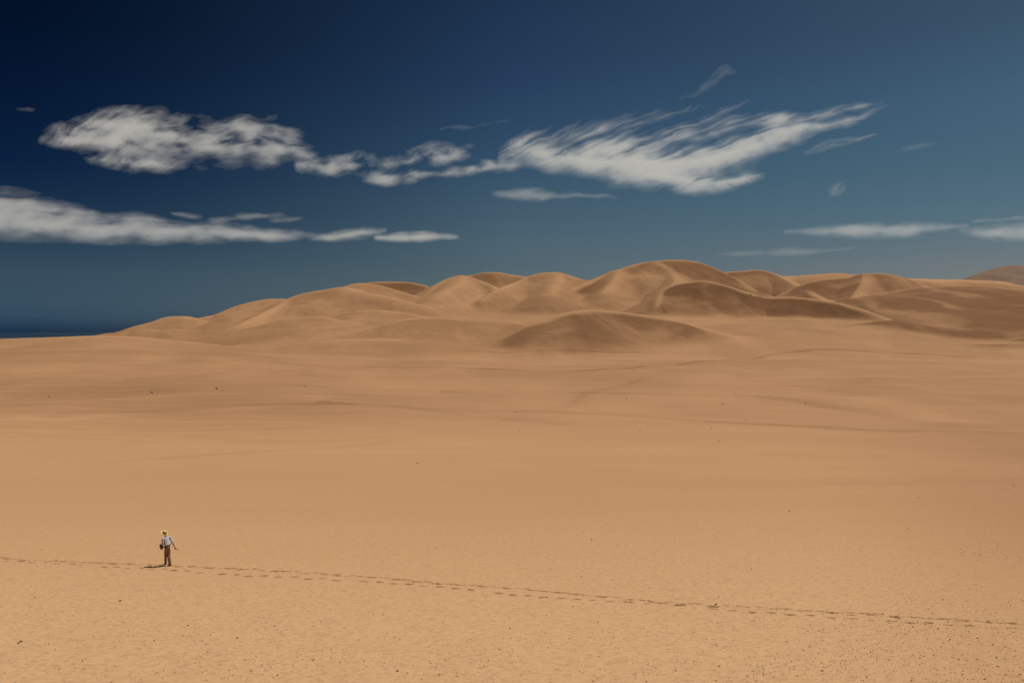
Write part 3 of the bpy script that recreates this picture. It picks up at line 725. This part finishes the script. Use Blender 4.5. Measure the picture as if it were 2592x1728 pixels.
# trousers
n3, e3 = [], []
k0 = chain([(-.118,.085,.985,.132,.112), (-.116,.08,.92,.138,.118)], n3, e3)
chain([(-.045,.112,.84,.104), (-.055,.116,.70,.096), (-.060,.104,.54,.086), (-.028,.05,.32,.082), (.008,.005,.14,.080), (.020,-.010,.075,.078)], n3, e3, k0)
chain([(-.180,.062,.84,.102), (-.185,.15,.68,.090), (-.185,.232,.52,.078), (-.196,.248,.32,.068), (-.192,.262,.16,.064), (-.192,.268,.115,.062)], n3, e3, k0)
tr = skin_mesh('trousers', n3, e3, M_TROUS, person, 1, 2)
for v in tr.data.vertices:
    c = v.co; f = math.sin(c.z*62+c.x*18+math.sin(c.z*21)*1.5)*.0075*(1.2-min(1, c.z))+math.sin(c.z*30-c.x*45)*.005
    v.co = c+v.normal*f
# belt
bm = bmesh.new()
for i in range(28):
    a = i/28*2*math.pi
    for dz, rr in ((-.022, 1.0), (.022, 1.0)):
        bm.verts.new((-.121+.158*math.cos(a)*rr, .09+.136*math.sin(a)*rr, 1.0+dz+.05*math.cos(a)*1.0))
bm.verts.ensure_lookup_table()
for i in range(28):
    j = (i+1) % 28; bm.faces.new((bm.verts[2*i], bm.verts[2*j], bm.verts[2*j+1], bm.verts[2*i+1]))
bmesh.ops.solidify(bm, geom=bm.faces[:], thickness=.012); bm_obj('belt', bm, M_BELT, person)
# shoes
for pts, nm_ in (([(.035,-.055,.055,.050,.045), (.015,.0,.058,.050,.050), (-.020,.08,.052,.050,.040), (-.055,.165,.040,.047,.030), (-.072,.205,.034,.034,.022)], 0), ([(-.168,.225,.060,.048,.045), (-.185,.265,.062,.050,.050), (-.220,.345,.054,.050,.040), (-.252,.425,.042,.046,.030), (-.268,.460,.036,.033,.022)], 1)):
    a, b = [], []; chain(pts, a, b); sh = skin_mesh('shoe', a, b, M_SHOE if nm_ == 0 else M_BELT, person)
# straw hat
prof = [(.0,.118), (.03,.120), (.055,.114), (.075,.098), (.088,.070), (.094,.030), (.097,.006), (.112,-.002), (.140,-.004), (.168,.000), (.186,.010), (.190,.013)]
bm = bmesh.new(); rings = []
for r, z in prof:
    ring = []
    for i in range(40):
        a = i/40*2*math.pi
        wob = .012*math.sin(2*a+.6)*(max(0, r-.1)/.09)
        ring.append(bm.verts.new((r*math.cos(a), r*math.sin(a), z+wob)))
    rings.append(ring)
for A_, B_ in zip(rings[:-1], rings[1:]):
    for i in range(40):
        j = (i+1) % 40; bm.faces.new((A_[i], A_[j], B_[j], B_[i]))
bmesh.ops.remove_doubles(bm, verts=bm.verts, dist=1e-5); bmesh.ops.recalc_face_normals(bm, faces=bm.faces)
bmesh.ops.solidify(bm, geom=bm.faces[:], thickness=.004)
hat = bm_obj('hat', bm, M_STRAW, person)
hat.location = (-.252, .330, 1.612); hat.rotation_euler = (R(27), R(16), 0)
bm = bmesh.new(); g_ = []
for z, r in ((.008, .0995), (.040, .0965)):
    g_.append([bm.verts.new((r*math.cos(i/40*2*math.pi), r*math.sin(i/40*2*math.pi), z)) for i in range(40)])
for i in range(40):
    j = (i+1) % 40; bm.faces.new((g_[0][i], g_[0][j], g_[1][j], g_[1][i]))
bmesh.ops.solidify(bm, geom=bm.faces[:], thickness=-.004); bm_obj('hat_band', bm, M_BAND, hat)

def local(p): return person.matrix_basis @ Vector(p)
person_m = Matrix.Translation(person.location) @ Matrix.Rotation(person.rotation_euler.z, 4, 'Z')
# short stick in the right hand
bm = bmesh.new(); p0, p1 = Vector((.20,.165,.915)), Vector((.385,.045,.735)); ax = (p1-p0)
rings = []
q = ax.to_track_quat('Z', 'Y').to_matrix()
for k in range(9):
    t = k/8; r = .0095+.0045*t+(.002 if k in (3, 6) else 0); c = p0+ax*t+Vector((.004*math.sin(t*7), 0, .003*math.cos(t*9)))
    rings.append([bm.verts.new(c+q@Vector((r*math.cos(a*math.pi/5), r*math.sin(a*math.pi/5), 0))) for a in range(10)])
for A_, B_ in zip(rings[:-1], rings[1:]):
    for i in range(10): bm.faces.new((A_[i], A_[(i+1) % 10], B_[(i+1) % 10], B_[i]))
bm.faces.new(rings[0][::-1]); bm.faces.new(rings[-1])
stick = bm_obj('stick', bm, plain('stick_wood', (.16, .10, .055), .85, 30, .3)); stick.matrix_world = person_m
tag(stick, 'short thin stick held low in the right hand of the person', 'stick')
# satchel under the left arm
def soft_box(c, h, seed, rz=0.):
    bm = bmesh.new(); bmesh.ops.create_cube(bm, size=2); bmesh.ops.bevel(bm, geom=bm.edges[:], offset=.45, segments=3, affect='EDGES'); bmesh.ops.subdivide_edges(bm, edges=bm.edges[:], cuts=1, use_grid_fill=True)
    r2 = random.Random(seed)
    for v in bm.verts:
        v.co = Vector((v.co.x*h[0], v.co.y*h[1], v.co.z*h[2]))*(1+.05*math.sin(v.co.z*5+v.co.x*4+seed))
    bmesh.ops.rotate(bm, verts=bm.verts, cent=(0, 0, 0), matrix=Matrix.Rotation(rz, 3, 'Z'))
    bmesh.ops.translate(bm, verts=bm.verts, vec=c); return bm
bag = empty('bag', (0, 0, 0)); bag.matrix_world = person_m
tag(bag, 'brown and grey green satchel tucked under the left arm of the person', 'bag')
bm_obj('pouch', soft_box((-.372,.205,.935), (.066,.075,.108), 1, .5), plain('bag_canvas', (.16, .075, .045), .9, 25, .25, .02, 20), bag)
bm_obj('flap', soft_box((-.425,.245,1.000), (.040,.060,.085), 2, .5), plain('bag_flap', (.20, .19, .13), .9, 25, .2), bag)

# ------------------------------------------------------------------ light, sky, camera
SUN_EL, SUN_AZ = R(65), R(58)     # azimuth measured from +Y (view direction) towards +X (right)
sd_ = Vector((math.cos(SUN_EL)*math.sin(SUN_AZ), math.cos(SUN_EL)*math.cos(SUN_AZ), math.sin(SUN_EL)))
L = bpy.data.lights.new('sun', 'SUN'); L.energy = 3.8; L.angle = R(.5); L.color = (1, .955, .87)
so = link(bpy.data.objects.new('sun', L)); so.rotation_euler = (-sd_).to_track_quat('-Z', 'Y').to_euler()
W = bpy.data.worlds.new('World'); S.world = W; W.use_nodes = True
nt = W.node_tree; nt.nodes.clear()
sky = nt.nodes.new('ShaderNodeTexSky'); sky.sky_type = 'NISHITA'; sky.sun_disc = False
sky.sun_elevation = SUN_EL; sky.sun_rotation = SUN_AZ; sky.altitude = 200; sky.air_density = 1; sky.dust_density = .3; sky.ozone_density = 2
bg = nt.nodes.new('ShaderNodeBackground'); bg.inputs[1].default_value = .05
wo = nt.nodes.new('ShaderNodeOutputWorld'); nt.links.new(bg.outputs[0], wo.inputs[0])
nt.links.new(sky.outputs[0], bg.inputs[0])

RAMP_L = [(0.0008,(0.0382,0.1112,0.3225)),(0.0054,(0.0568,0.1523,0.3814)),(0.0159,(0.1016,0.2192,0.4573)),(0.0325,(0.1337,0.2412,0.4311)),(0.0658,(0.1550,0.2383,0.3475)),(0.0988,(0.1106,0.1913,0.2813)),(0.1315,(0.0572,0.1253,0.2228)),(0.1798,(0.0237,0.0768,0.1735)),(0.2542,(0.0154,0.0545,0.1267)),(0.3301,(0.0070,0.0392,0.0839))]
RAMP_C = [(0.0880,(0.3709,0.4353,0.4731)),(0.1172,(0.3747,0.4540,0.4730)),(0.1558,(0.3397,0.4460,0.4622)),(0.2123,(0.2635,0.3956,0.4506)),(0.2983,(0.1885,0.2922,0.3929)),(0.3838,(0.1544,0.2368,0.3212))]
RAMP_R = [(0.0741,(0.5784,0.5349,0.5523)),(0.0988,(0.5168,0.5418,0.5398)),(0.1315,(0.4344,0.5422,0.5449)),(0.1798,(0.4093,0.5383,0.5339)),(0.2542,(0.3869,0.5406,0.5481)),(0.3301,(0.3621,0.4516,0.4415))]
# deep polarised blue: the sky darkens away from the sun, to the left
def wn(kind, **kw):
    nd = nt.nodes.new(kind)
    for k_, v_ in kw.items(): setattr(nd, k_, v_)
    return nd
def wm(op, a, b=0., clamp=False):
    nd = wn('ShaderNodeMath', operation=op, use_clamp=clamp)
    for i, v in enumerate((a, b)):
        if isinstance(v, bpy.types.NodeSocket): nt.links.new(v, nd.inputs[i])
        else: nd.inputs[i].default_value = v
    return nd.outputs[0]
tcw = wn('ShaderNodeTexCoord'); sx = wn('ShaderNodeSeparateXYZ'); nt.links.new(tcw.outputs['Generated'], sx.inputs[0])
el = wm('MAXIMUM', sx.outputs[2], 0.)
hor = wm('SQRT', wm('ADD', wm('MULTIPLY', sx.outputs[0], sx.outputs[0]), wm('MULTIPLY', sx.outputs[1], sx.outputs[1])))
sa = wm('DIVIDE', sx.outputs[0], wm('MAXIMUM', hor, .001))
def wramp(stops):
    rp = wn('ShaderNodeValToRGB'); cr = rp.color_ramp; cr.interpolation = 'LINEAR'
    while len(cr.elements) < len(stops): cr.elements.new(.5)
    for e_, (p_, c_) in zip(cr.elements, stops): e_.position = p_
    for e_, (p_, c_) in zip(cr.elements, stops): e_.color = (*c_, 1)
    nt.links.new(el, rp.inputs[0]); return rp.outputs[0]
def wmix(f, a, b):
    nd = wn('ShaderNodeMix', data_type='RGBA'); nt.links.new(f, nd.inputs[0]); nt.links.new(a, nd.inputs[6]); nt.links.new(b, nd.inputs[7]); return nd.outputs[2]
fl = wm('POWER', wm('DIVIDE', wm('ADD', sa, .541), .541, True), 1.35)
fr = wm('DIVIDE', sa, .541, True)
tint = wmix(fr, wmix(fl, wramp(RAMP_L), wramp(RAMP_C)), wramp(RAMP_R))
mul = wn('ShaderNodeMix', data_type='RGBA', blend_type='MULTIPLY'); mul.inputs[0].default_value = 1
nt.links.new(sky.outputs[0], mul.inputs[6]); nt.links.new(tint, mul.inputs[7]); nt.links.new(mul.outputs[2], bg.inputs[0])

cam = bpy.data.cameras.new('camera'); co_ = link(bpy.data.objects.new('camera', cam))
cam.lens = 28; cam.sensor_width = 36; cam.sensor_fit = 'HORIZONTAL'
co_.location = (0, 0, 0); co_.rotation_euler = (R(90), 0, 0)
cam.shift_y = -(864-VH)/2592
cam.clip_start = .1; cam.clip_end = 200000
S.camera = co_
S.view_settings.view_transform = 'Standard'; S.view_settings.look = 'None'; S.view_settings.exposure = 0; S.view_settings.gamma = 1
S.cycles.transparent_max_bounces = 16
